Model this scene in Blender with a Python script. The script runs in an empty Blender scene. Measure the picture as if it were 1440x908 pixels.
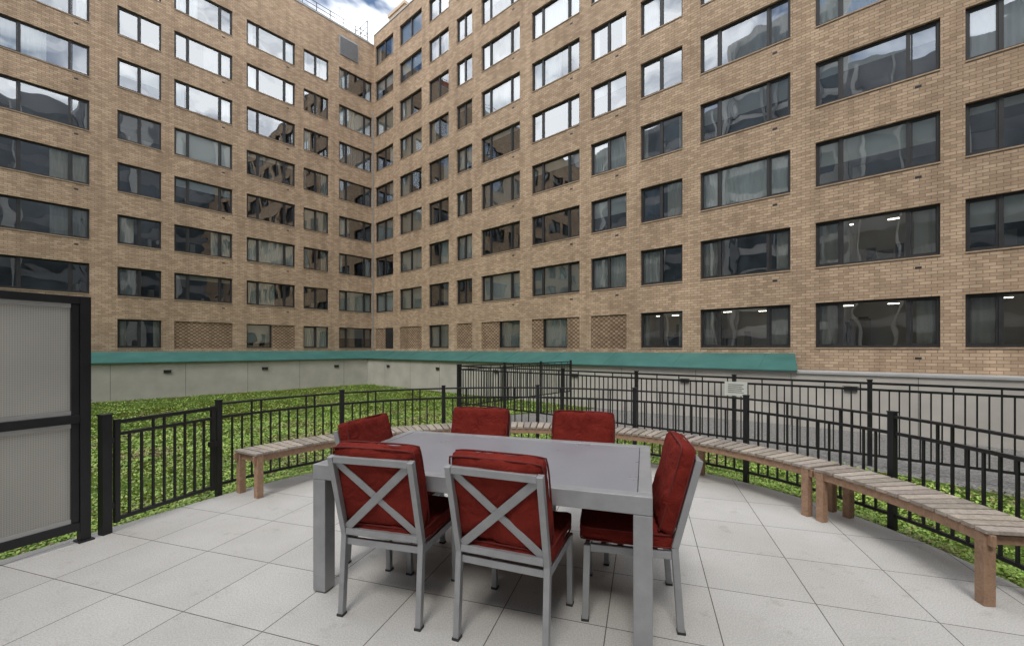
import bpy, math, random
import numpy as np
from mathutils import Vector, Matrix, noise
random.seed(7); np.random.seed(7)
S=bpy.context.scene
COL=S.collection
# ------------------------------------------------------------------ helpers
class MB:
    def __init__(s): s.v=[]; s.f=[]; s.m=[]; s.c=[]
    def face(s,pts,mat=0,col=(1,1,1)):
        n=len(s.v); s.v+= [tuple(p) for p in pts]; s.f.append(tuple(range(n,n+len(pts)))); s.m.append(mat); s.c.append(col)
    def box(s,x0,x1,y0,y1,z0,z1,mat=0,col=(1,1,1),M=None):
        P=[(x0,y0,z0),(x1,y0,z0),(x1,y1,z0),(x0,y1,z0),(x0,y0,z1),(x1,y0,z1),(x1,y1,z1),(x0,y1,z1)]
        if M is not None: P=[tuple(M@Vector(p)) for p in P]
        n=len(s.v); s.v+=P
        for f in ((3,2,1,0),(4,5,6,7),(0,1,5,4),(1,2,6,5),(2,3,7,6),(3,0,4,7)):
            s.f.append(tuple(n+i for i in f)); s.m.append(mat); s.c.append(col)
    def bar(s,p0,p1,w,t,side=None,mat=0,col=(1,1,1)):
        p0=Vector(p0);p1=Vector(p1);d=(p1-p0);L=d.length;d.normalize()
        ref=Vector(side) if side is not None else (Vector((0,0,1)) if abs(d.z)<.9 else Vector((1,0,0)))
        a=(ref-d*ref.dot(d)).normalized(); b=d.cross(a)
        M=Matrix((( a.x,b.x,d.x,p0.x),(a.y,b.y,d.y,p0.y),(a.z,b.z,d.z,p0.z),(0,0,0,1)))
        s.box(-w/2,w/2,-t/2,t/2,0,L,mat,col,M)
    def obj(s,name,mats,parent=None,bevel=0,smooth=False):
        me=bpy.data.meshes.new(name); me.from_pydata(s.v,[],s.f)
        for m in mats: me.materials.append(m)
        me.polygons.foreach_set('material_index',s.m)
        ca=me.color_attributes.new('col','FLOAT_COLOR','CORNER')
        arr=[]
        for p,c in zip(me.polygons,s.c):
            arr+= [c[0],c[1],c[2],1.0]*p.loop_total
        ca.data.foreach_set('color',arr)
        if smooth: me.polygons.foreach_set('use_smooth',[True]*len(me.polygons))
        me.update()
        o=bpy.data.objects.new(name,me); COL.objects.link(o)
        if parent: o.parent=parent
        if bevel:
            b=o.modifiers.new('bev','BEVEL'); b.width=bevel; b.segments=2; b.limit_method='ANGLE'
        return o
def empty(name,loc=(0,0,0),rz=0):
    e=bpy.data.objects.new(name,None); COL.objects.link(e); e.location=loc; e.rotation_euler=(0,0,rz); return e

def mat(name,col=(.5,.5,.5),rough=.6,metal=0,spec=.5):
    m=bpy.data.materials.new(name); m.use_nodes=True; nt=m.node_tree; b=nt.nodes['Principled BSDF']
    b.inputs['Base Color'].default_value=(*col,1); b.inputs['Roughness'].default_value=rough; b.inputs['Metallic'].default_value=metal
    b.inputs['Specular IOR Level'].default_value=spec
    return m,nt,b
def N(nt,t,**k):
    n=nt.nodes.new(t)
    for a,v in k.items(): setattr(n,a,v)
    return n
def noise_n(nt,scale,detail=4,vec=None,rough=.55):
    n=N(nt,'ShaderNodeTexNoise'); n.inputs['Scale'].default_value=scale; n.inputs['Detail'].default_value=detail; n.inputs['Roughness'].default_value=rough
    if vec is None:
        tc=N(nt,'ShaderNodeTexCoord'); vec=tc.outputs['Object']
    nt.links.new(vec,n.inputs['Vector']); return n
def ramp(nt,src,stops):
    r=N(nt,'ShaderNodeValToRGB'); e=r.color_ramp.elements
    e[0].position=stops[0][0]; e[0].color=(*stops[0][1],1); e[1].position=stops[-1][0]; e[1].color=(*stops[-1][1],1)
    for p,c in stops[1:-1]:
        x=e.new(p); x.color=(*c,1)
    nt.links.new(src,r.inputs['Fac']); return r
def mul(nt,a,b,fac=1,mode='MULTIPLY'):
    m=N(nt,'ShaderNodeMix',data_type='RGBA',blend_type=mode); m.inputs['Factor'].default_value=fac
    nt.links.new(a,m.inputs['A']); nt.links.new(b,m.inputs['B']); return m.outputs['Result']
def bump(nt,b,h,strength=.3,dist=.01):
    bp=N(nt,'ShaderNodeBump'); bp.inputs['Strength'].default_value=strength; bp.inputs['Distance'].default_value=dist
    nt.links.new(h,bp.inputs['Height']); nt.links.new(bp.outputs['Normal'],b.inputs['Normal']); return bp
def G(v): return (v,v,v)
def simple(name,col,rough=.6,metal=0,var=.15,scale=6,bs=.1,bd=.004,spec=.5):
    m,nt,b=mat(name,col,rough,metal,spec)
    n=noise_n(nt,scale,3); r=ramp(nt,n.outputs['Fac'],[(.3,tuple(c*(1-var) for c in col)),(.7,tuple(min(1,c*(1+var)) for c in col))])
    nt.links.new(r.outputs['Color'],b.inputs['Base Color'])
    if bs>0:
        n2=noise_n(nt,scale*12,2); bump(nt,b,n2.outputs['Fac'],bs,bd)
    rr=N(nt,'ShaderNodeMapRange'); rr.inputs['To Min'].default_value=max(.02,rough-.1); rr.inputs['To Max'].default_value=min(1,rough+.12)
    nt.links.new(n.outputs['Fac'],rr.inputs['Value']); nt.links.new(rr.outputs['Result'],b.inputs['Roughness'])
    return m

# ------------------------------------------------------------------ materials
def brick_mat(name,lattice=False):
    m,nt,b=mat(name,rough=.85,spec=.25)
    tc=N(nt,'ShaderNodeTexCoord'); sp=N(nt,'ShaderNodeSeparateXYZ'); cb=N(nt,'ShaderNodeCombineXYZ')
    ad=N(nt,'ShaderNodeMath',operation='ADD')
    nt.links.new(tc.outputs['Object'],sp.inputs[0]); nt.links.new(sp.outputs['X'],ad.inputs[0]); nt.links.new(sp.outputs['Y'],ad.inputs[1])
    nt.links.new(ad.outputs[0],cb.inputs['X']); nt.links.new(sp.outputs['Z'],cb.inputs['Y'])
    br=N(nt,'ShaderNodeTexBrick'); nt.links.new(cb.outputs[0],br.inputs['Vector'])
    br.inputs['Scale'].default_value=1; br.inputs['Brick Width'].default_value=.26; br.inputs['Row Height'].default_value=.0982
    br.inputs['Mortar Size'].default_value=.009; br.inputs['Mortar Smooth'].default_value=.2; br.inputs['Bias'].default_value=-.05
    br.inputs['Color1'].default_value=(.62,.455,.315,1); br.inputs['Color2'].default_value=(.42,.295,.195,1); br.inputs['Mortar'].default_value=(.27,.21,.16,1)
    n=noise_n(nt,.35,3,tc.outputs['Object']); r=ramp(nt,n.outputs['Fac'],[(.3,G(.86)),(.7,G(1.08))])
    mp=N(nt,'ShaderNodeMapping'); mp.inputs['Scale'].default_value=(1.6,1.6,.12); nt.links.new(tc.outputs['Object'],mp.inputs[0])
    n2=noise_n(nt,1.5,4,mp.outputs[0]); r2=ramp(nt,n2.outputs['Fac'],[(.35,(.87,.86,.85)),(.6,G(1.04))])
    c=mul(nt,mul(nt,br.outputs['Color'],r.outputs['Color']),r2.outputs['Color'])
    if lattice:
        ck=N(nt,'ShaderNodeTexChecker'); mp3=N(nt,'ShaderNodeMapping'); mp3.inputs['Scale'].default_value=(7.69,10.18,1)
        mp3.inputs['Location'].default_value=(0,0,.5)
        nt.links.new(cb.outputs[0],mp3.inputs[0]); nt.links.new(mp3.outputs[0],ck.inputs['Vector']); ck.inputs['Scale'].default_value=1
        ck.inputs['Color1'].default_value=(.80,.78,.76,1); ck.inputs['Color2'].default_value=(.40,.36,.34,1)
        c=mul(nt,c,ck.outputs['Color'])
    nt.links.new(c,b.inputs['Base Color'])
    inv=N(nt,'ShaderNodeMath',operation='SUBTRACT'); inv.inputs[0].default_value=1; nt.links.new(br.outputs['Fac'],inv.inputs[1])
    bump(nt,b,inv.outputs[0],.6,.012)
    return m
M_brick=brick_mat('tan_brick'); M_lat=brick_mat('lattice_brick',True)
M_sill=simple('brick_sill',(.44,.32,.22),.85,var=.2,scale=5,bs=0)
M_frame=simple('dark_bronze_frame',(.030,.029,.030),.5,var=.2,bs=0)
M_black=simple('black_powder_coat',(.014,.014,.016),.45,var=.25,scale=8,bs=0)
M_conc=simple('concrete_wall',(.50,.475,.43),.85,var=.12,scale=.9,bs=.2)
M_cap=simple('metal_coping',(.42,.43,.43),.5,var=.08,scale=2,bs=0)
M_alu=simple('gray_aluminium',(.33,.335,.345),.40,metal=.3,var=.10,scale=10,bs=.06,bd=.001)
M_alul=simple('light_aluminium',(.50,.50,.49),.4,metal=.4,var=.06,bs=0)

def mat_col(name,rough=.8,wave=False):
    m,nt,b=mat(name,rough=rough)
    a=N(nt,'ShaderNodeVertexColor',layer_name='col'); nt.links.new(a.outputs['Color'],b.inputs['Base Color']); return m,nt,b
M_curt=mat_col('curtain_fabric',.9)[0]
M_room,nt,b=mat_col('room_interior',.9)

M_lamp=bpy.data.materials.new('ceiling_light'); M_lamp.use_nodes=True
nt=M_lamp.node_tree; bb=nt.nodes['Principled BSDF']; bb.inputs['Emission Color'].default_value=(1,.9,.75,1); bb.inputs['Emission Strength'].default_value=8

M_glass=bpy.data.materials.new('window_glass'); M_glass.use_nodes=True; nt=M_glass.node_tree; nt.nodes.clear()
o=N(nt,'ShaderNodeOutputMaterial'); mx=N(nt,'ShaderNodeMixShader'); tr=N(nt,'ShaderNodeBsdfTransparent'); gl=N(nt,'ShaderNodeBsdfGlossy')
tr.inputs['Color'].default_value=(.88,.93,.93,1); gl.inputs['Roughness'].default_value=.01; gl.inputs['Color'].default_value=(.92,.96,1,1)
fr=N(nt,'ShaderNodeLayerWeight'); fr.inputs['Blend'].default_value=.35
mr=N(nt,'ShaderNodeMapRange'); mr.inputs['To Min'].default_value=.24; mr.inputs['To Max'].default_value=.9
nt.links.new(fr.outputs['Fresnel'],mr.inputs['Value']); nt.links.new(mr.outputs['Result'],mx.inputs['Fac'])
nt.links.new(tr.outputs[0],mx.inputs[1]); nt.links.new(gl.outputs[0],mx.inputs[2]); nt.links.new(mx.outputs[0],o.inputs['Surface'])
nn=noise_n(nt,.8,1); nn.inputs['Distortion'].default_value=.3
bp=N(nt,'ShaderNodeBump'); bp.inputs['Strength'].default_value=.5; bp.inputs['Distance'].default_value=.02
nt.links.new(nn.outputs['Fac'],bp.inputs['Height']); nt.links.new(bp.outputs['Normal'],gl.inputs['Normal'])

M_teal,nt,b=mat('teal_metal',(.05,.25,.21),.6)
n=noise_n(nt,1.2,4); r=ramp(nt,n.outputs['Fac'],[(.3,(.030,.120,.106)),(.7,(.048,.165,.145))]); nt.links.new(r.outputs['Color'],b.inputs['Base Color'])

# pavers
TH=math.radians(17.3)
M_pave,nt,b=mat('concrete_pavers',rough=.8,spec=.3)
tc=N(nt,'ShaderNodeTexCoord'); mp=N(nt,'ShaderNodeMapping'); mp.vector_type='POINT'
mp.inputs['Rotation'].default_value=(0,0,TH); mp.inputs['Location'].default_value=(-.905+.545*20,-2.745+.545*20,0)
nt.links.new(tc.outputs['Object'],mp.inputs[0])
br=N(nt,'ShaderNodeTexBrick'); br.offset=0; nt.links.new(mp.outputs[0],br.inputs['Vector'])
br.inputs['Scale'].default_value=1; br.inputs['Brick Width'].default_value=.545; br.inputs['Row Height'].default_value=.545
br.inputs['Mortar Size'].default_value=.003; br.inputs['Mortar Smooth'].default_value=.2
br.inputs['Color1'].default_value=(.525,.515,.495,1); br.inputs['Color2'].default_value=(.475,.465,.445,1); br.inputs['Mortar'].default_value=(.12,.115,.105,1)
n1=noise_n(nt,1.3,4,tc.outputs['Object']); r1=ramp(nt,n1.outputs['Fac'],[(.3,(.88,.87,.85)),(.65,G(1.04))])
n2=noise_n(nt,130,2,tc.outputs['Object'],.8); r2=ramp(nt,n2.outputs['Fac'],[(.3,G(.72)),(.62,G(1.10))])
n4=noise_n(nt,5,5,tc.outputs['Object'],.7); r4=ramp(nt,n4.outputs['Fac'],[(.30,(.76,.74,.70)),(.42,G(1.0))])
c=mul(nt,mul(nt,mul(nt,br.outputs['Color'],r1.outputs['Color']),r2.outputs['Color']),r4.outputs['Color'],.7)
nt.links.new(c,b.inputs['Base Color'])
hh=N(nt,'ShaderNodeMath',operation='MULTIPLY_ADD'); hh.inputs[1].default_value=-2.5; nt.links.new(br.outputs['Fac'],hh.inputs[0]); nt.links.new(n2.outputs['Fac'],hh.inputs[2])
bump(nt,b,hh.outputs[0],.35,.004)

# soil/sedum base
M_soil,nt,b=mat('sedum_base',rough=.95,spec=.1)
n=noise_n(nt,16,4,None,.75); r=ramp(nt,n.outputs['Fac'],[(.34,(.035,.050,.014)),(.5,(.09,.145,.026)),(.68,(.17,.26,.045))]); 
n2=noise_n(nt,.5,3); r2=ramp(nt,n2.outputs['Fac'],[(.38,(.85,.66,.5)),(.52,(1.0,1.0,1.0))]); nt.links.new(mul(nt,r.outputs['Color'],r2.outputs['Color']),b.inputs['Base Color']); bump(nt,b,n.outputs['Fac'],1,.05)
M_leaf,nt,b=mat_col('sedum_leaves',.55)
M_gravel,nt,b=mat('gray_gravel',rough=.95)
v=N(nt,'ShaderNodeTexVoronoi'); v.inputs['Scale'].default_value=38; tc=N(nt,'ShaderNodeTexCoord'); nt.links.new(tc.outputs['Object'],v.inputs['Vector'])
r=ramp(nt,v.outputs['Color'],[(.2,G(.12)),(.8,(.30,.29,.275))]); nt.links.new(r.outputs['Color'],b.inputs['Base Color']); bump(nt,b,v.outputs['Distance'],.8,.02)
M_asph=simple('asphalt',(.05,.05,.052),.9)

def wood(name,c1,c2):
    m,nt,b=mat(name,rough=.7,spec=.3)
    tc=N(nt,'ShaderNodeTexCoord'); n=noise_n(nt,18,5,tc.outputs['Object'],.7); n.inputs['Distortion'].default_value=1.5
    a=N(nt,'ShaderNodeVertexColor',layer_name='col')
    r=ramp(nt,n.outputs['Fac'],[(.3,c1),(.7,c2)]); nt.links.new(mul(nt,r.outputs['Color'],a.outputs['Color']),b.inputs['Base Color']); bump(nt,b,n.outputs['Fac'],.3,.003); return m
M_teakg=wood('weathered_teak_slats',(.25,.215,.185),(.46,.41,.36)); M_teak=wood('teak_legs',(.28,.165,.105),(.46,.30,.20))

# red cushions
M_red,nt,b=mat('red_canvas',rough=.9,spec=.12)
tc=N(nt,'ShaderNodeTexCoord'); n=noise_n(nt,6,4,tc.outputs['Object'],.65); r=ramp(nt,n.outputs['Fac'],[(.3,(.135,.014,.010)),(.7,(.215,.026,.018))]); nt.links.new(r.outputs['Color'],b.inputs['Base Color'])
n2=noise_n(nt,400,1,tc.outputs['Object']); n3=noise_n(nt,11,4,tc.outputs['Object']); n3.inputs['Distortion'].default_value=1.2; mm=N(nt,'ShaderNodeMath',operation='MULTIPLY_ADD'); mm.inputs[1].default_value=.10
nt.links.new(n2.outputs['Fac'],mm.inputs[0]); nt.links.new(n3.outputs['Fac'],mm.inputs[2]); bump(nt,b,mm.outputs[0],.8,.022)
M_redpipe=simple('red_piping',(.12,.012,.009),.9,bs=0)
M_ttop,nt,b=mat('table_glass_top',rough=.30,spec=.5)
tc=N(nt,'ShaderNodeTexCoord'); n=noise_n(nt,220,2,tc.outputs['Object'],.8); r=ramp(nt,n.outputs['Fac'],[(.3,(.20,.205,.23)),(.7,(.29,.295,.325))])
n2=noise_n(nt,3,4,tc.outputs['Object']); r2=ramp(nt,n2.outputs['Fac'],[(.3,G(.92)),(.7,G(1.06))]); nt.links.new(mul(nt,r.outputs['Color'],r2.outputs['Color']),b.inputs['Base Color'])
mr=N(nt,'ShaderNodeMapRange'); mr.inputs['To Min'].default_value=.22; mr.inputs['To Max'].default_value=.38; nt.links.new(n2.outputs['Fac'],mr.inputs['Value']); nt.links.new(mr.outputs['Result'],b.inputs['Roughness'])
M_screen,nt,b=mat('woven_screen',rough=.6)
tc=N(nt,'ShaderNodeTexCoord'); ck=N(nt,'ShaderNodeTexWave',wave_type='BANDS',bands_direction='Z'); ck.inputs['Scale'].default_value=26; nt.links.new(tc.outputs['Object'],ck.inputs['Vector'])
ck2=N(nt,'ShaderNodeTexWave',wave_type='BANDS',bands_direction='X'); ck2.inputs['Scale'].default_value=26; nt.links.new(tc.outputs['Object'],ck2.inputs['Vector'])
n=noise_n(nt,1.1,4); rn=ramp(nt,n.outputs['Fac'],[(.3,G(.84)),(.7,G(1.04))])
ra=ramp(nt,ck.outputs['Fac'],[(0,G(.82)),(1,G(1))]); rb=ramp(nt,ck2.outputs['Fac'],[(0,(.66,.635,.59)),(1,(.82,.80,.76))])
cc=mul(nt,mul(nt,ra.outputs['Color'],rb.outputs['Color']),rn.outputs['Color']); nt.links.new(cc,b.inputs['Base Color'])
tl=N(nt,'ShaderNodeBsdfTranslucent'); nt.links.new(cc,tl.inputs['Color']); mxs=N(nt,'ShaderNodeMixShader'); mxs.inputs[0].default_value=.4
out=[x for x in nt.nodes if x.type=='OUTPUT_MATERIAL'][0]; nt.links.new(b.outputs[0],mxs.inputs[1]); nt.links.new(tl.outputs[0],mxs.inputs[2]); nt.links.new(mxs.outputs[0],out.inputs[0])
M_white=simple('white_sign',(.72,.72,.70),.5,var=.05,bs=0)
M_beige=simple('beige_stucco',(.52,.42,.31),.9,var=.1,scale=1,bs=0)

# ------------------------------------------------------------------ frames of reference
A=math.radians(41.5); CX,CY=-10.9,33.5
FH=2.75; SILL=1.41; WH=1.57
def facade(name,rz,cols,rows,xr,ztop,special,lit,depth=14):
    root=empty(name,(CX,CY,0),rz)
    wall=MB(); fr=MB(); gl=MB(); cu=MB(); rm=MB(); si=MB(); la=MB()
    zb=-1.6
    cols=sorted(cols)
    xs=[xr[0]]
    for c in cols: xs+= [c[0],c[1]]
    xs.append(xr[1])
    for i in range(0,len(xs)-1,2):
        wall.face([(xs[i],0,zb),(xs[i+1],0,zb),(xs[i+1],0,ztop),(xs[i],0,ztop)])
    R=.13
    for ci,c in enumerate(cols):
        x0,x1,key,np_=c
        zz=zb
        for r_ in range(rows):
            z0=SILL+FH*r_; z1=z0+WH
            wall.face([(x0,0,zz),(x1,0,zz),(x1,0,z0),(x0,0,z0)]); zz=z1
            parts=special.get((key,r_+1))
            wall.face([(x0,0,z0),(x0,0,z1),(x0,R+.05,z1),(x0,R+.05,z0)]); wall.face([(x1,0,z0),(x1,R+.05,z0),(x1,R+.05,z1),(x1,0,z1)])
            wall.face([(x0,0,z1),(x1,0,z1),(x1,R+.05,z1),(x0,R+.05,z1)]); wall.face([(x0,0,z0),(x0,R+.05,z0),(x1,R+.05,z0),(x1,0,z0)])
            if parts is None: parts=[('w',0,1)]
            for kind,a0,a1 in parts:
                xa=x0+(x1-x0)*a0; xb=x0+(x1-x0)*a1
                if kind=='l':
                    la.face([(xa,.045,z0+.002),(xb,.045,z0+.002),(xb,.045,z1-.002),(xa,.045,z1-.002)]); 
                    continue
                if kind=='v':
                    fr.box(xa+.002,xb-.002,.04,.09,z0+.002,z1-.002)
                    k=z0+.08
                    while k<z1-.08: fr.bar((xa+.04,.03,k),(xb-.04,.03,k),.05,.012,side=(0,.6,.8)); k+=.09
                    continue
                nn=np_ if (a0==0 and a1==1) else 1
                rat={1:[0,1],2:[0,.5,1],3:[0,.23,.77,1]}[nn]
                w=xb-xa; T=.07
                si.box(xa-.0,xb+.0,-.025,R-.04,z0-.004,z0+.035)
                zs=z0+.036
                fr.box(xa+.002,xb-.002,R-.035,R+.05,zs,zs+T); fr.box(xa+.002,xb-.002,R-.035,R+.05,z1-T,z1-.002)
                for j,q in enumerate(rat):
                    xc=xa+w*q
                    if j==0: p0,p1=xa+.002,xa+T
                    elif j==len(rat)-1: p0,p1=xb-T,xb-.002
                    else: p0,p1=xc-.05,xc+.05
                    fr.box(p0,p1,R-.037,R+.048,zs+T+.001,z1-T-.001)
                for j in range(len(rat)-1):
                    pa=xa+w*rat[j]+.03; pb=xa+w*rat[j+1]-.03
                    if len(rat)==4 and j!=1 or (len(rat)==3 and j==0):
                        for (u0,u1,v0,v1) in ((pa,pb,zs+T,zs+T+.045),(pa,pb,z1-T-.045,z1-T),(pa+.02,pa+.075,zs+T+.045,z1-T-.045),(pb-.075,pb-.02,zs+T+.045,z1-T-.045)):
                            fr.box(u0+.012,u1-.003,R-.012,R+.03,v0+.001,v1-.001)
                    t=[random.uniform(-.007,.007) for _ in range(3)]; t.append(t[0]+t[2]-t[1])
                    y=R+.02
                    gl.face([(pa,y+t[0],zs+T*.6),(pb,y+t[1],zs+T*.6),(pb,y+t[2],z1-T*.6),(pa,y+t[3],z1-T*.6)])
                D=1.6; litw=(key,r_+1) in lit
                base=random.choice([(.05,.05,.05),(.09,.085,.08),(.16,.145,.13),(.035,.035,.037),(.07,.075,.08)])
                if litw: base=(.42,.37,.30)
                y0=R+.06
                rm.face([(xa,D,z0),(xb,D,z0),(xb,D,z1+.4),(xa,D,z1+.4)],0,base)
                rm.face([(xa,y0,z0),(xa,D,z0),(xa,D,z1+.4),(xa,y0,z1+.4)],0,base); rm.face([(xb,y0,z0),(xb,D,z0),(xb,D,z1+.4),(xb,y0,z1+.4)],0,base)
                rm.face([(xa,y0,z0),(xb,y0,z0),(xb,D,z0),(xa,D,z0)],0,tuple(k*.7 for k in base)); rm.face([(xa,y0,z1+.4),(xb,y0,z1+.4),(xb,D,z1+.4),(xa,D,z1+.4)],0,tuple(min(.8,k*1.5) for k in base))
                rm.face([(xa,y0,z1),(xb,y0,z1),(xb,y0,z1+.4),(xa,y0,z1+.4)],0,base)
                if litw:
                    for q in (.28,.66):
                        xc=xa+w*q; yq=random.uniform(.5,1.0); rm.box(xc-.14,xc+.14,yq,yq+.12,z1-.06-.12*random.random(),z1-.02,1) if False else rm.box(xc-.14,xc+.14,yq,yq+.10,z1-.12,z1-.10,1)
                    for q in range(4):
                        xc=xa+w*random.uniform(.05,.8); rm.box(xc,xc+random.uniform(.15,.6),1.0+.1*q,1.09+.1*q,z0+.01,z0+random.uniform(.3,1.2),0,random.choice([(.06,.045,.035),(.16,.12,.08),(.45,.43,.4)]))
                else:
                    for q in range(random.choice([0,1,1,2])):
                        xc=xa+w*random.uniform(.05,.8); g=random.choice([.03,.2,.35,.5]); rm.box(xc,xc+random.uniform(.1,.4),.6,.8,z0+.01,z0+random.uniform(.2,.7),0,(g,g*.9,g*.8))
                k=random.random()
                spans=[]
                if litw: k=.16
                if k<.10: spans=[]
                elif k<.26: spans=[(0,random.uniform(.12,.3)),(random.uniform(.72,.88),1)]
                elif k<.38: spans=[(0,random.uniform(.3,.6))]
                elif k<.50: spans=[(random.uniform(.4,.7),1)]
                elif k<.74: spans=[(0,1)]
                elif k<.93: spans='blind'
                tone=random.choice([(.9,.89,.85),(.82,.80,.75),(.68,.63,.54),(.92,.92,.91),(.45,.44,.43),(.66,.68,.68)])
                if litw: tone=(.6,.55,.47)
                if spans=='blind':
                    zd=z1-random.choice([.3,.5,.8,1.2,1.5,1.5])
                    cu.face([(xa+.03,R+.12,zd),(xb-.03,R+.12,zd),(xb-.03,R+.12,z1),(xa+.03,R+.12,z1)],0,tone)
                else:
                    for s0,s1 in spans:
                        X0=xa+w*s0; X1=xa+w*s1; n_=max(3,int((X1-X0)/.075)); yy=R+.13
                        pr=None
                        for q in range(n_+1):
                            xx=X0+(X1-X0)*q/n_; ya=yy+(.024 if q%2 else -.024)+random.uniform(-.012,.012)
                            if pr: cu.face([(pr[0],pr[1],z0+.02),(xx,ya,z0+.02),(xx,ya,z1),(pr[0],pr[1],z1)],0,tone)
                            pr=(xx,ya)
        wall.face([(x0,0,zz),(x1,0,zz),(x1,0,ztop),(x0,0,ztop)])
        for r_ in range(rows):
            if key in('R8','R9','R10','R6','L5','L3','R5','R4','L2'):
                zv=SILL+FH*r_-.32; fr.box(x1-.55,x1-.40,-.012,.004,zv,zv+.06)
    wall.face([(xr[0],depth,zb),(xr[0],0,zb),(xr[0],0,ztop),(xr[0],depth,ztop)]); wall.face([(xr[1],0,zb),(xr[1],depth,zb),(xr[1],depth,ztop),(xr[1],0,ztop)])
    wall.face([(xr[1],depth,zb),(xr[0],depth,zb),(xr[0],depth,ztop),(xr[1],depth,ztop)])
    wall.face([(xr[0],.3,ztop-.6),(xr[1],.3,ztop-.6),(xr[1],depth,ztop-.6),(xr[0],depth,ztop-.6)])
    wall.obj('brick_wall',[M_brick],root)
    cp=MB(); cp.box(xr[0]-.0,xr[1],-.04,.35,ztop+.002,ztop+.09); cp.obj('parapet_coping',[M_cap],root)
    fr.obj('window_frames',[M_frame],root); gl.obj('window_glass',[M_glass],root); cu.obj('curtains',[M_curt],root)
    rm.obj('rooms',[M_room,M_lamp],root); si.obj('window_sills',[M_sill],root)
    if la.v: la.obj('lattice_brick_panels',[M_lat],root)
    return root
Rc=[(.27,2.74,'R0',2),(3.57,6.22,'R1',2),(7.02,9.09,'R2',2),(9.86,11.30,'R3',2),(12.11,15.13,'R4',3),(15.98,18.99,'R5',3),(19.63,21.48,'R6',2),(22.15,23.98,'R7',2),(24.69,27.76,'R8',3),(28.49,31.52,'R9',3),(32.03,35.06,'R10',3),(35.8,38.83,'R11',3),(39.5,42.5,'R12',3)]
Lc=[(-2.81,-.15,'L0',3),(-5.36,-3.60,'L1',2),(-8.85,-5.92,'L2',3),(-12.49,-9.63,'L3',3),(-14.87,-13.06,'L4',2),(-18.95,-15.91,'L5',3),(-22.6,-19.6,'L6',3),(-25.1,-23.3,'L7',2),(-28.8,-25.8,'L8',3)]
spR={('R1',1):[('l',0,1)],('R3',1):[('l',0,1)],('R4',1):[('l',0,.48),('w',.48,1)],('R5',1):[('l',0,.25),('w',.25,.75),('l',.75,1)],('R6',1):[('l',0,1)]}
spR[('R0',1)]=[('l',0,.55),('v',.55,1)]
spL={('L3',1):[('l',0,1)],('L2',1):[('w',0,.5),('l',.5,1)]}
right=facade('brick_apartment_building',-A,Rc,9,(0,46),25.95,spR,{('R7',1),('R8',1),('R9',1),('R10',1),('R9',2)})
left=facade('brick_apartment_building',math.pi/2-A,Lc,8,(-32,0),25.2,spL,set())
x=MB(); x.box(-2.8,-1.3,-.03,.01,23.15,24.6)
for i in range(12): x.bar((-2.75,-.04,23.22+i*.117),(-1.35,-.04,23.22+i*.117),.09,.012,side=(0,.6,.8))
x.obj('louvre_vent',[M_alu],left)
x=MB(); x.bar((-.09,-.07,.9),(-.09,-.07,20),.06,.06); x.obj('drain_pipe',[M_alul],left)
x=MB()
for i in range(0,19): 
    x.bar((-i*1.0-.2,.6,25.2),(-i*1.0-.2,.6,26.4),.04,.04)
for z in (25.8,26.1,26.4): x.bar((-18.3,.6,z),(0,.6,z),.03,.03)
for i in range(0,6): x.bar((-.2,.6+i,25.2),(-.2,.6+i,27.4),.05,.05)
for z in (26.4,26.9,27.4): x.bar((-.2,.6,z),(-.2,5.6,z),.03,.03)
x.obj('roof_railing',[M_frame],left)
x=MB(); x.box(-11.5,-7.5,3,6,24.6,28.2); x.obj('roof_bulkhead',[simple('red_brick',(.36,.12,.07),.9)],left)
x=MB(); x.box(-1.9,.4,2.6,5.5,25.3,29.9); x.box(-2.0,.5,2.5,5.6,29.9,30.15); x.box(.41,4.2,3.4,6,25.3,28.6); x.box(1.0,1.9,3.36,3.41,26.4,27.6)
x.obj('penthouse',[M_beige],right)

OFF=1.2
def low(name,root_rz,x0,x1,lights):
    r=empty(name,(CX,CY,0),root_rz)
    w=MB(); w.box(x0,x1,-OFF,-OFF+.2,-1.6,.60); w.obj('concrete_panel',[M_conc],r)
    j=MB(); k=x0+1.5
    c=MB(); c.box(x0,x1,-OFF-.05,-.003,.602,.665); c.obj('coping',[M_cap],r)
    while k<x1: j.box(k-.006,k+.006,-OFF-.004,-OFF+.02,-1.55,.595); k+=3.05
    j.obj('panel_joints',[M_frame],r)
    l=MB()
    for q in lights: l.box(q-.16,q+.16,-OFF-.05,-OFF+.01,.10,.24); l.box(q-.2,q+.2,-OFF-.07,-OFF-.051,.24,.26)
    l.obj('wall_lights',[M_frame],r)
    return r
lr=low('parapet_wall',-A,-1.0,46,[4.0,9.5,14.5,19.5,24.5,29.5,34.5])
ll=low('parapet_wall',math.pi/2-A,-32,1.0,[-3.6,-8.2,-13,-17.8,-23])
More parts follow.
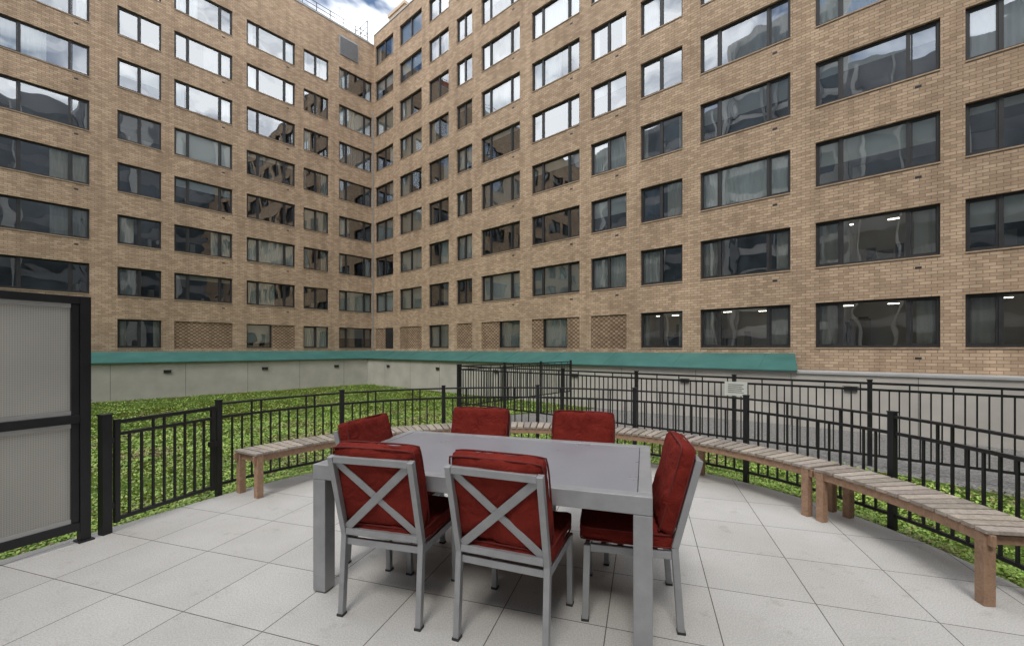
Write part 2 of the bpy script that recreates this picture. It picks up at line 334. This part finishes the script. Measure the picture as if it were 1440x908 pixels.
def canopy(rz,x0,x1,endcap,miter):
    r=empty('teal_canopy',(CX,CY,0),rz)
    t=MB(); a=(-.012,1.24); bq=(-OFF-.14,.70)
    m0,m1=miter
    k=x0; K=[x0]; 
    while k<x1-3.2: k+=3.0; K.append(k)
    K.append(x1)
    for i in range(len(K)-1):
        u0,u1=K[i],K[i+1]; w0=u0+(m0 if i==0 else 0); w1=u1+(m1 if i==len(K)-2 else 0)
        t.face([(u0,a[0],a[1]),(w0,bq[0],bq[1]),(w1,bq[0],bq[1]),(u1,a[0],a[1])])
        t.face([(w0,bq[0],bq[1]),(w0,bq[0],.672),(w1,bq[0],.672),(w1,bq[0],bq[1])])
        if 0<i: t.bar((u0,a[0]-.01,a[1]+.003),(u0,bq[0]+.005,bq[1]+.004),.012,.012,side=(1,0,0))
    if endcap: t.face([(x1,a[0],a[1]),(x1+m1,bq[0],bq[1]),(x1+m1,bq[0],.672),(x1,a[0],.672)])
    t.obj('canopy_panels',[M_teal],r); return r
canopy(-A,0,27.9,True,(OFF+.14,.25))
canopy(math.pi/2-A,-32,0,False,(0,-(OFF+.14)))

# neighbours across the court
def neighbour(name,rz,x0,x1,yfront,h,tone,bands,seed):
    r=empty(name,(CX,CY,0),rz); rnd=random.Random(seed)
    b_=MB(); b_.box(x0,x1,yfront-10,yfront,-1.6,h); b_.obj('walls',[tone],r)
    g=MB(); p=MB(); z=1.2
    while z<h-3:
        g.box(x0+.6,x1-.6,yfront-.02,yfront+.03,z,z+2.2); z+=3.4
    xx=x0+.8
    while xx<x1-2:
        p.box(xx,xx+rnd.choice([.25,.5,1.0]),yfront+.035,yfront+.35,-1.5,h-.5); xx+=rnd.choice([3.,4.,5.4])
    g.obj('ribbon_windows',[M_dglass],r); p.obj('piers',[bands],r); return r
M_dglass=simple('dark_glass',(.09,.115,.135),.12,var=.5,scale=.4,bs=0)
M_dk=simple('dark_stone',(.25,.26,.275),.7,var=.3,scale=.3,bs=0); M_lt=simple('pale_stone',(.50,.50,.49),.8,var=.2,scale=.4,bs=0)
neighbour('office_building',-A,-45,14,-44,35,M_dk,M_lt,1)
neighbour('office_building',-A,14.1,27,-43,42,M_lt,M_dk,4)
neighbour('office_building',-A,27.2,44,-40,31,M_dk,M_lt,2)
neighbour('office_building',math.pi/2-A,-52,-14,-47.0,32,M_dk,M_lt,3)
neighbour('office_building',math.pi/2-A,-13.9,15,-46.5,34,M_dk,M_lt,5)

# ------------------------------------------------------------------ ground
gm=MB(); gm.face([(-400,-400,-1.62),(400,-400,-1.62),(400,400,-1.62),(-400,400,-1.62)]); gm.obj('ground',[M_asph])
TC=Vector((-.05,2.72)); RF=3.12
rx=(math.cos(A),-math.sin(A)); nx=(math.sin(A),math.cos(A))
def gz(x,y):
    r=math.hypot(x-TC.x,y-TC.y)
    return -.035-1.165*min(1,max(0,(r-3.2)/12.5))
F2P=(6.56,5.45); pF=F2P[0]*nx[0]+F2P[1]*nx[1]; endT=10.9
F2E=(F2P[0]-rx[0]*endT,F2P[1]-rx[1]*endT); rE=F2E[0]*rx[0]+F2E[1]*rx[1]
pR=CX*nx[0]+CY*nx[1]-OFF ; rL=CX*rx[0]+CY*rx[1]+OFF
def isgrav(x,y):
    p=x*nx[0]+y*nx[1]; q=x*rx[0]+y*rx[1]
    return p>pF-.3 and q>rE-.3
V=[];F=[];MI=[]
step=.3
ps=np.arange(pR+.001,-14,-step); qs=np.arange(rL,34,step)
for p in ps:
    for q in qs:
        x=p*nx[0]+q*rx[0]; y=p*nx[1]+q*rx[1]
        z=gz(x,y)-.012
        if not isgrav(x,y): z+=.03*(noise.noise(Vector((x*.8,y*.8,0))))-.02
        V.append((x,y,z))
nq=len(qs)
for i in range(len(ps)-1):
    for j in range(nq-1):
        F.append((i*nq+j,(i+1)*nq+j,(i+1)*nq+j+1,i*nq+j+1))
        x,y,_=V[i*nq+j]; MI.append(1 if isgrav(x,y) else 0)
me=bpy.data.meshes.new('green_roof_terrain'); me.from_pydata(V,[],F); me.materials.append(M_soil); me.materials.append(M_gravel)
me.polygons.foreach_set('material_index',MI); me.update(); o=bpy.data.objects.new('green_roof_terrain',me); COL.objects.link(o)

# terrace slab
dT=(math.sin(TH),math.cos(TH)); uT=(math.cos(TH),-math.sin(TH))
poly=[]
for i in range(0,61):
    a=math.radians(153.4-(153.4+42)*i/60); poly.append((TC.x+3.07*math.cos(a),TC.y+3.07*math.sin(a)))
poly+=[(3.2,-5),(-7,-5),(-5.4,-1.6),(-3.27,3.15)]
t=MB(); t.face([(x,y,0) for x,y in poly]); 
for i in range(len(poly)):
    a=poly[i];b_=poly[(i+1)%len(poly)]; t.face([(a[0],a[1],0),(a[0],a[1],-.12),(b_[0],b_[1],-.12),(b_[0],b_[1],0)])
t.obj('terrace_paving',[M_pave])
def inside(x,y):
    if math.hypot(x-TC.x,y-TC.y)<3.06: return True
    c=False;n=len(poly)
    for i in range(n):
        x1,y1=poly[i];x2,y2=poly[(i+1)%n]
        if (y1>y)!=(y2>y) and x<(x2-x1)*(y-y1)/(y2-y1)+x1: c=not c
    return c

# sedum leaves
LV=[];LF=[];LC=[]
def leaf(x,y,z,s,tone):
    n=len(LV); a=random.uniform(0,6.283); tl=random.uniform(.05,.85)
    ca,sa=math.cos(a),math.sin(a); L=s; W=s*.42
    ux,uy,uz=ca*math.cos(tl),sa*math.cos(tl),math.sin(tl); vx,vy=-sa,ca
    LV.extend([(x,y,z),(x+ux*L*.55+vx*W,y+uy*L*.55+vy*W,z+uz*L*.55),(x+ux*L,y+uy*L,z+uz*L),(x+ux*L*.55-vx*W,y+uy*L*.55-vy*W,z+uz*L*.55)])
    LF.append((n,n+1,n+2,n+3)); LC.append(tone)
pal=[(.19,.31,.045),(.235,.365,.06),(.13,.225,.036),(.28,.41,.08),(.20,.33,.055),(.33,.38,.095)]
brn=[(.24,.20,.09),(.19,.14,.07),(.27,.27,.10)]
def tryadd(r,a):
    x=TC.x+r*math.cos(a); y=TC.y+r*math.sin(a)
    p=x*nx[0]+y*nx[1]; q=x*rx[0]+y*rx[1]
    if p>pR-.05 or q<rL+.05: return False
    if y<-1 or abs(x)>1.35*max(y,.5)+1.2 : return False
    if isgrav(x,y) or inside(x,y): return False
    cl=noise.noise(Vector((x*1.3,y*1.3,3)))+.7*noise.noise(Vector((x*4.5,y*4.5,9)))
    if cl<-.3 and random.random()<.6: return False
    bl=noise.noise(Vector((x*.55+7,y*.55,1)))+.4*noise.noise(Vector((x*2.1,y*2.1,5)))
    c=random.choice(brn) if random.random()<max(.04,min(.65,(bl-.15)*2.0)) else random.choice(pal)
    k=random.uniform(.75,1.2)*max(.5,1+.6*cl)
    s=min(.022+.0035*(r-3),.065)*random.uniform(.7,1.3)
    edge=.03 if r<3.3 else 0
    zz=gz(x,y)-.035+max(0,(.03+.002*r)*(cl+.45))*random.random()+edge*random.random()
    leaf(x,y,zz,s,(c[0]*k,c[1]*k,c[2]*k)); return True
cnt=0
while cnt<12000:
    r=3.06+.35*random.random(); a=math.radians(random.uniform(-25,153)); cnt+=1; tryadd(r,a)
cnt=0
while cnt<130000:
    r=3.08+5.5*random.random()**1.7; a=math.radians(random.uniform(-25,200)); cnt+=1; tryadd(r,a)
cnt=0
while cnt<120000:
    r=7.5+25*random.random()**1.3; a=math.radians(random.uniform(70,168)); cnt+=1; tryadd(r,a)
me=bpy.data.meshes.new('sedum_groundcover'); me.from_pydata(LV,[],LF); me.materials.append(M_leaf)
ca=me.color_attributes.new('col','FLOAT_COLOR','CORNER'); arr=np.ones((len(LF),4,4),dtype=np.float32); arr[:,:,:3]=np.array(LC,dtype=np.float32)[:,None,:]
ca.data.foreach_set('color',arr.ravel()); me.update(); o=bpy.data.objects.new('sedum_groundcover',me); COL.objects.link(o)

# ------------------------------------------------------------------ fences
def pt(r,adeg,z): a=math.radians(adeg); return (TC.x+r*math.cos(a),TC.y+r*math.sin(a),z)
fc=MB(); a0=153.4; stepA=23.6; TOP=.895
def arc(r,aa,ab,z,w,h,n):
    for i in range(n):
        p=pt(r,aa+(ab-aa)*i/n,z); q=pt(r,aa+(ab-aa)*(i+1)/n,z); 
        d=(Vector(q)-Vector(p)).normalized()*.004
        fc.bar(Vector(p)-d,Vector(q)+d,h,w,side=(0,0,1))
posts=[a0-stepA*i for i in range(9)]
for i,a in enumerate(posts):
    sdv=(math.cos(math.radians(a)),math.sin(math.radians(a)),0)
    fc.bar(pt(RF,a,-.1),pt(RF,a,TOP+.012),.045,.045,side=sdv)
    fc.bar(pt(RF,a,TOP+.012),pt(RF,a,TOP+.022),.052,.052,side=sdv)
for i in range(8):
    aa,ab=posts[i]-.55,posts[i+1]+.55
    arc(RF,aa,ab,TOP-.02,.042,.018,6); arc(RF,aa,ab,.745,.024,.024,6); arc(RF,aa,ab,.10,.024,.024,6)
    n=13; gap=(.895-.03)
    for j in range(1,n):
        a=aa+(ab-aa)*j/n; ang=math.radians(a); top=gap if j in(3,4,9,10) else .733
        fc.bar(pt(RF,a,.112),pt(RF,a,top),.015,.015,side=(math.cos(ang),math.sin(ang),0))
fence=fc.obj('curved_metal_fence',[M_black],bevel=0)

gt=MB(); g0=Vector((-3.10,3.24,0)); g1=Vector(pt(RF,a0,0)); dd=(g1-g0); L=dd.length; dd.normalize(); sd=tuple(dd)
gt.bar(g0+Vector((0,0,-.05)),g0+Vector((0,0,.90)),.06,.06,side=sd); gt.bar(g0+Vector((0,0,.90)),g0+Vector((0,0,.912)),.07,.07,side=sd)
s0=.075; s1=L-.06
def gp(s,z): v=g0+dd*s; return (v.x,v.y,z)
for s in (s0,s1): gt.bar(gp(s,.06),gp(s,.86),.035,.03,side=sd)
for z,w in ((.84,.03),(.745,.024),(.09,.03)): gt.bar(gp(s0+.018,z),gp(s1-.018,z),w,.028,side=(0,0,1))
for j in range(1,9):
    s=s0+(s1-s0)*j/9; top=.826 if j in(3,4,6) else .733
    gt.bar(gp(s,.105),gp(s,top),.016,.016,side=sd)
gt.bar(gp(s1-.03,.5),gp(s1+.03,.5),.05,.05,side=(0,0,1)); gt.bar(gp(.03,.2),gp(.075,.2),.04,.02); gt.bar(gp(.03,.7),gp(.075,.7),.04,.02)
gt.obj('terrace_gate',[M_black])

def straight_fence(p0,p1,name,zbot=-.2):
    m=MB(); p0=Vector(p0);p1=Vector(p1); d=(p1-p0); L=d.length; d.normalize(); sd=(d.x,d.y,0)
    P=lambda s,z:(p0.x+d.x*s,p0.y+d.y*s,z)
    n=max(1,round(L/1.85)); 
    for i in range(n+1):
        s=L*i/n; v=P(s,0); m.bar((v[0],v[1],gz(v[0],v[1])-.05),(v[0],v[1],.93),.06,.06,side=sd); m.bar((v[0],v[1],.93),(v[0],v[1],.945),.075,.075,side=sd)
        if i<n:
            e=L*(i+1)/n
            for z in (.885,.79,zbot): m.bar(P(s+.031,z),P(e-.031,z),.035,.03,side=(0,0,1))
            k=int((e-s)/.105)
            for j in range(1,k): 
                q=s+(e-s)*j/k; m.bar(P(q,zbot+.018),P(q,.772),.018,.018,side=sd)
                if j%4==0: m.bar(P(q,.808),P(q,.867),.018,.018,side=sd)
    return m.obj(name,[M_black])
ext=(F2P[0]+rx[0]*6,F2P[1]+rx[1]*6)
straight_fence((F2E[0],F2E[1],0),(ext[0],ext[1],0),'picket_fence')
straight_fence((F2E[0]+nx[0]*.08,F2E[1]+nx[1]*.08,0),(F2E[0]+nx[0]*6.0,F2E[1]+nx[1]*6.0,0),'picket_fence',-.3)
sg=MB(); c=Vector((F2P[0]-rx[0]*3.35-nx[0]*.05,F2P[1]-rx[1]*3.35-nx[1]*.05,.69)); rr=Vector((rx[0],rx[1],0))
sg.bar(c-Vector((0,0,.125)),c+Vector((0,0,.125)),.37,.008,side=tuple(rr)); 
for k in range(5): sg.bar(c-rr*.13+Vector((-nx[0]*.006,-nx[1]*.006,.075-.035*k)),c+rr*(.13-.03*(k%2))+Vector((-nx[0]*.006,-nx[1]*.006,.075-.035*k)),.007,.002,side=(0,0,1),mat=1)
sg.obj('notice_sign',[M_white,M_frame])

# ------------------------------------------------------------------ curved benches
RI,RO=2.66,3.02
def bench(aa,ab):
    e=empty('curved_wooden_bench',(0,0,0)); sl=MB(); lg=MB()
    arcL=math.radians(abs(ab-aa))*((RI+RO)/2); n=round(arcL/.088)
    for i in range(n):
        a=aa+(ab-aa)*(i+.5)/n; g=random.uniform(.75,1.15); tnt=(g,g*random.uniform(.97,1.0),g*random.uniform(.93,1.0))
        h=abs(ab-aa)/n*.5*.82
        p=[pt(RI,a-h,0),pt(RO,a-h,0),pt(RO,a+h,0),pt(RI,a+h,0)]
        z0,z1=.400,.424+random.uniform(-.001,.001)
        k=len(sl.v); sl.v+= [(q[0],q[1],z0) for q in p]+[(q[0],q[1],z1) for q in p]
        for f in ((3,2,1,0),(4,5,6,7),(0,1,5,4),(1,2,6,5),(2,3,7,6),(3,0,4,7)): sl.f.append(tuple(k+q for q in f)); sl.m.append(0); sl.c.append(tnt)
    s=1 if ab>aa else -1
    for R_ in (RI+.03,RO-.03):
        m=8
        for i in range(m):
            p=Vector(pt(R_,aa+(ab-aa)*i/m,.368)); q=Vector(pt(R_,aa+(ab-aa)*(i+1)/m,.368)); d=(q-p).normalized()*.003
            g=.95; lg.bar(p-d,q+d,.06,.028,side=(0,0,1),col=(g,g,g))
    for a in (aa+s*1.1,ab-s*1.1):
        ang=math.radians(a); g=random.uniform(.85,1.1)
        for R_ in (RI+.032,RO-.032): lg.bar(pt(R_,a,0),pt(R_,a,.398),.058,.058,side=(math.cos(ang),math.sin(ang),0),col=(g,g,g))
        lg.bar(pt(RI+.065,a,.36),pt(RO-.065,a,.36),.05,.03,side=(0,0,1),col=(g,g,g))
    mid=(aa+ab)/2; lg.bar(pt(RI+.045,mid,.365),pt(RO-.045,mid,.365),.05,.03,side=(0,0,1))
    sl.obj('seat_slats',[M_teakg],e,bevel=.003); lg.obj('legs_and_apron',[M_teak],e,bevel=.003)
ja=[-9.2,17.7,44.6,71.5,98.4,125.3,152.2]
for i in range(6): bench(ja[i]+.25,ja[i+1]-.25)

# ------------------------------------------------------------------ table
TW,TD=1.875,1.08
nl=Vector((-1.157,2.47,0)); uT3=Vector((uT[0],uT[1],0)); dT3=Vector((dT[0],dT[1],0))
tc_=nl+uT3*TW/2+dT3*TD/2
te=empty('patio_dining_table',tc_,-TH)
hx,hy=TW/2,TD/2
m=MB(); B=.065
m.box(-hx,hx,-hy,-hy+B,.655,.74); m.box(-hx,hx,hy-B,hy,.655,.74); m.box(-hx,-hx+B,-hy+B+.0005,hy-B-.0005,.655,.74); m.box(hx-B,hx,-hy+B+.0005,hy-B-.0005,.655,.74)
for sx in(-1,1):
    for sy in(-1,1):
        x0,x1=sorted((sx*hx,sx*(hx-.085))); y0,y1=sorted((sy*hy,sy*(hy-.085))); m.box(x0,x1,y0,y1,.008,.654); m.box(x0+.01,x1-.01,y0+.01,y1-.01,0,.008)
m.box(-.025,.025,-hy+B,hy-B,.66,.70)
m.obj('frame_and_legs',[M_alu],te,bevel=.004)
m=MB(); m.box(-hx+B+.003,hx-B-.003,-hy+B+.003,hy-B-.003,.715,.737); m.obj('inset_top',[M_ttop],te,bevel=.002)

# ------------------------------------------------------------------ chairs
import bmesh
def cushion(name,w,d,h,parent,loc,rotx,seed):
    bm=bmesh.new(); bmesh.ops.create_cube(bm,size=2); bmesh.ops.subdivide_edges(bm,edges=bm.edges[:],cuts=15,use_grid_fill=True)
    for v in bm.verts:
        a,b_,c=v.co
        fa=1-abs(a)**5; fb=1-abs(b_)**5
        puff=.62+.38*(max(0,fa)*max(0,fb))**.5
        ra=1-.035*abs(b_)**6-.02*abs(c)**2*abs(a)**4; rb=1-.035*abs(a)**6-.02*abs(c)**2
        p=Vector((a*ra*w/2,b_*rb*d/2,c*puff*h/2))
        nz=noise.noise(Vector((p.x*8+seed*3.1,p.y*8,p.z*8)))*.011+noise.noise(Vector((p.x*24+seed,p.y*18,p.z*20)))*.006
        v.co=p+Vector((0,0,nz*(1 if c>0 else -1)))+Vector((nz*.7*a,nz*.7*b_,0))
    me=bpy.data.meshes.new(name); bm.to_mesh(me); bm.free(); me.materials.append(M_red)
    me.polygons.foreach_set('use_smooth',[True]*len(me.polygons))
    o=bpy.data.objects.new(name,me); COL.objects.link(o); o.parent=parent; o.location=loc; o.rotation_euler=(rotx,0,0)
    for zz in (-.31,.31):
        cu=bpy.data.curves.new(name+'_piping','CURVE'); cu.dimensions='3D'; cu.bevel_depth=.0045; sp=cu.splines.new('POLY'); K=64; sp.points.add(K-1); sp.use_cyclic_u=True
        for i in range(K):
            t_=i/K*4; e_=int(t_); f=t_-e_
            q=-1+2*f
            a,b_={0:(q,-1),1:(1,q),2:(-q,1),3:(-1,-q)}[e_]
            ra=1-.035*abs(b_)**6; rb=1-.035*abs(a)**6
            sp.points[i].co=(a*ra*w/2*.992,b_*rb*d/2*.992,zz*h,1)
        cu.materials.append(M_redpipe); oc=bpy.data.objects.new(name+'_piping',cu); COL.objects.link(oc); oc.parent=o
    return o
def chair(rear,rz,seed):
    e=empty('patio_dining_chair',(rear[0],rear[1],0),rz)
    m=MB(); W=.225; T=.030
    def back(z):
        return 0.0+.03*min(z,.42)/.42 if z<=.42 else .03-(z-.42)*.26
    for s in(-1,1):
        m.bar((s*W,0.0,0),(s*W,.03,.42),T,.034,side=(1,0,0)); m.bar((s*W,.03,.4195),(s*W,back(.862),.862),T,.034,side=(1,0,0))
        m.bar((s*W,.47,0),(s*W,.46,.395),T,.034,side=(1,0,0)); m.bar((s*(W-.001),.046,.382),(s*(W-.001),.443,.382),.038,.026,side=(0,0,1))
    Wi=W-.0155
    m.bar((-Wi,back(.845),.846),(Wi,back(.845),.846),.034,.028,side=(0,0,1))
    m.bar((-Wi,back(.45),.44),(Wi,back(.45),.44),.034,.026,side=(0,0,1))
    m.bar((-Wi,.036,.382),(Wi,.036,.382),.036,.024,side=(0,0,1)); m.bar((-Wi,.458,.382),(Wi,.458,.382),.036,.024,side=(0,0,1))
    for i in range(4): m.bar((-Wi,.12+i*.085,.385),(Wi,.12+i*.085,.385),.01,.03,side=(0,0,1))
    zl,zh=.458,.830
    nb=Vector((0,1,.26)).normalized()
    m.bar((-Wi+.004,back(zl)-.002,zl),(Wi-.004,back(zh)-.002,zh),.008,.042,side=tuple(nb)); m.bar((Wi-.004,back(zl)+.007,zl),(-Wi+.004,back(zh)+.007,zh),.008,.042,side=tuple(nb))
    m.obj('frame',[M_alu],e,bevel=.003)
    g=MB()
    for s in(-1,1):
        for y in(0,.47): g.box(s*W-.018,s*W+.018,y-.02,y+.02,0,.012)
    g.obj('feet_glides',[M_frame],e)
    cushion('seat_cushion',.47,.47,.10,e,(0,.265,.452),math.radians(1),seed)
    zc=.70; cushion('back_cushion',.475,.45,.105,e,(0,back(zc)+.062,zc),math.radians(90+14.5),seed+.5)
chair((-.686,2.20),math.radians(-15),1)
chair((-.058,1.99),math.radians(-21),2)
chair((.89,2.33),math.radians(77),3)
chair((-1.02,3.02),math.radians(-107.3),4)
chair((-.26,3.50),math.radians(180-15),5)
chair((.55,3.30),math.radians(180-18),6)

# ------------------------------------------------------------------ privacy screen
pd=Vector((-.43,-.90,0)).normalized(); ang=math.atan2(-pd.y,-pd.x)
pe=empty('privacy_screen',(-3.14,3.16,0),ang)
m=MB(); LP=2.3; H=1.79
m.box(-.06,.0,-.03,.03,.0,H); m.box(-LP,-LP+.06,-.03,.03,0,H); 
for z0,z1 in((H-.055,H-.001),(.87,.93),(.09,.15)): m.box(-LP+.061,-.061,-.028,.028,z0,z1)
for z0,z1 in ((.151,.869),(.931,H-.056)):
    for xx in (-.105,-LP+.061): m.box(xx,xx+.044,-.02,.02,z0,z1)
m.box(-.075,.015,-.05,.05,.0,.012)
m.obj('frame',[M_black],pe,bevel=.003)
m=MB()
for z0,z1 in ((.152,.868),(.932,H-.057)):
    xa,xb=-LP+.106,-.106
    for q0,q1 in((z0,z0+.03),(z1-.03,z1)): m.box(xa,xb,-.016,.016,q0,q1)
m.obj('pane_trim',[M_alul],pe)
m=MB()
for z0,z1 in ((.183,.837),(.963,H-.088)): m.box(-LP+.106,-.106,-.006,.006,z0,z1)
m.obj('woven_panes',[M_screen],pe)

# ------------------------------------------------------------------ sky, sun, camera
W=bpy.data.worlds.new('World'); S.world=W; W.use_nodes=True; nt=W.node_tree; bg=nt.nodes['Background']
SUN_EL=math.radians(56); SUN_AZ=math.radians(195)
sky=N(nt,'ShaderNodeTexSky',sky_type='NISHITA'); sky.sun_disc=False; sky.sun_elevation=SUN_EL; sky.sun_rotation=SUN_AZ
sky.air_density=1.0; sky.dust_density=.6
tc=N(nt,'ShaderNodeTexCoord'); mp=N(nt,'ShaderNodeMapping'); mp.inputs['Scale'].default_value=(1,1,1.8); mp.inputs['Location'].default_value=(.35,.1,.2)
nt.links.new(tc.outputs['Generated'],mp.inputs[0]); n=noise_n(nt,3.2,5,mp.outputs[0],.6); n.inputs['Distortion'].default_value=.4
r=ramp(nt,n.outputs['Fac'],[(.38,G(0)),(.60,G(1))])
mx=N(nt,'ShaderNodeMix',data_type='RGBA'); nt.links.new(r.outputs['Color'],mx.inputs['Factor']); nt.links.new(sky.outputs[0],mx.inputs['A']); mx.inputs['B'].default_value=(20.4,20.5,20.7,1)
nt.links.new(mx.outputs['Result'],bg.inputs['Color']); bg.inputs['Strength'].default_value=.15
sd=bpy.data.lights.new('sun','SUN'); sd.energy=1.5; sd.angle=math.radians(16); sd.color=(1,.96,.9)
so=bpy.data.objects.new('sun',sd); COL.objects.link(so)
dirv=Vector((math.sin(SUN_AZ)*math.cos(SUN_EL),math.cos(SUN_AZ)*math.cos(SUN_EL),math.sin(SUN_EL)))
so.rotation_euler=dirv.to_track_quat('Z','Y').to_euler()
cam=bpy.data.cameras.new('camera'); co=bpy.data.objects.new('camera',cam); COL.objects.link(co); S.camera=co
cam.sensor_width=36; cam.lens=598/1440*36; cam.shift_y=36/1440; cam.clip_start=.05; cam.clip_end=1500
co.location=(0,0,1.41); co.rotation_euler=(math.pi/2,0,0)
S.view_settings.view_transform='Standard'; S.view_settings.look='None'; S.view_settings.exposure=0
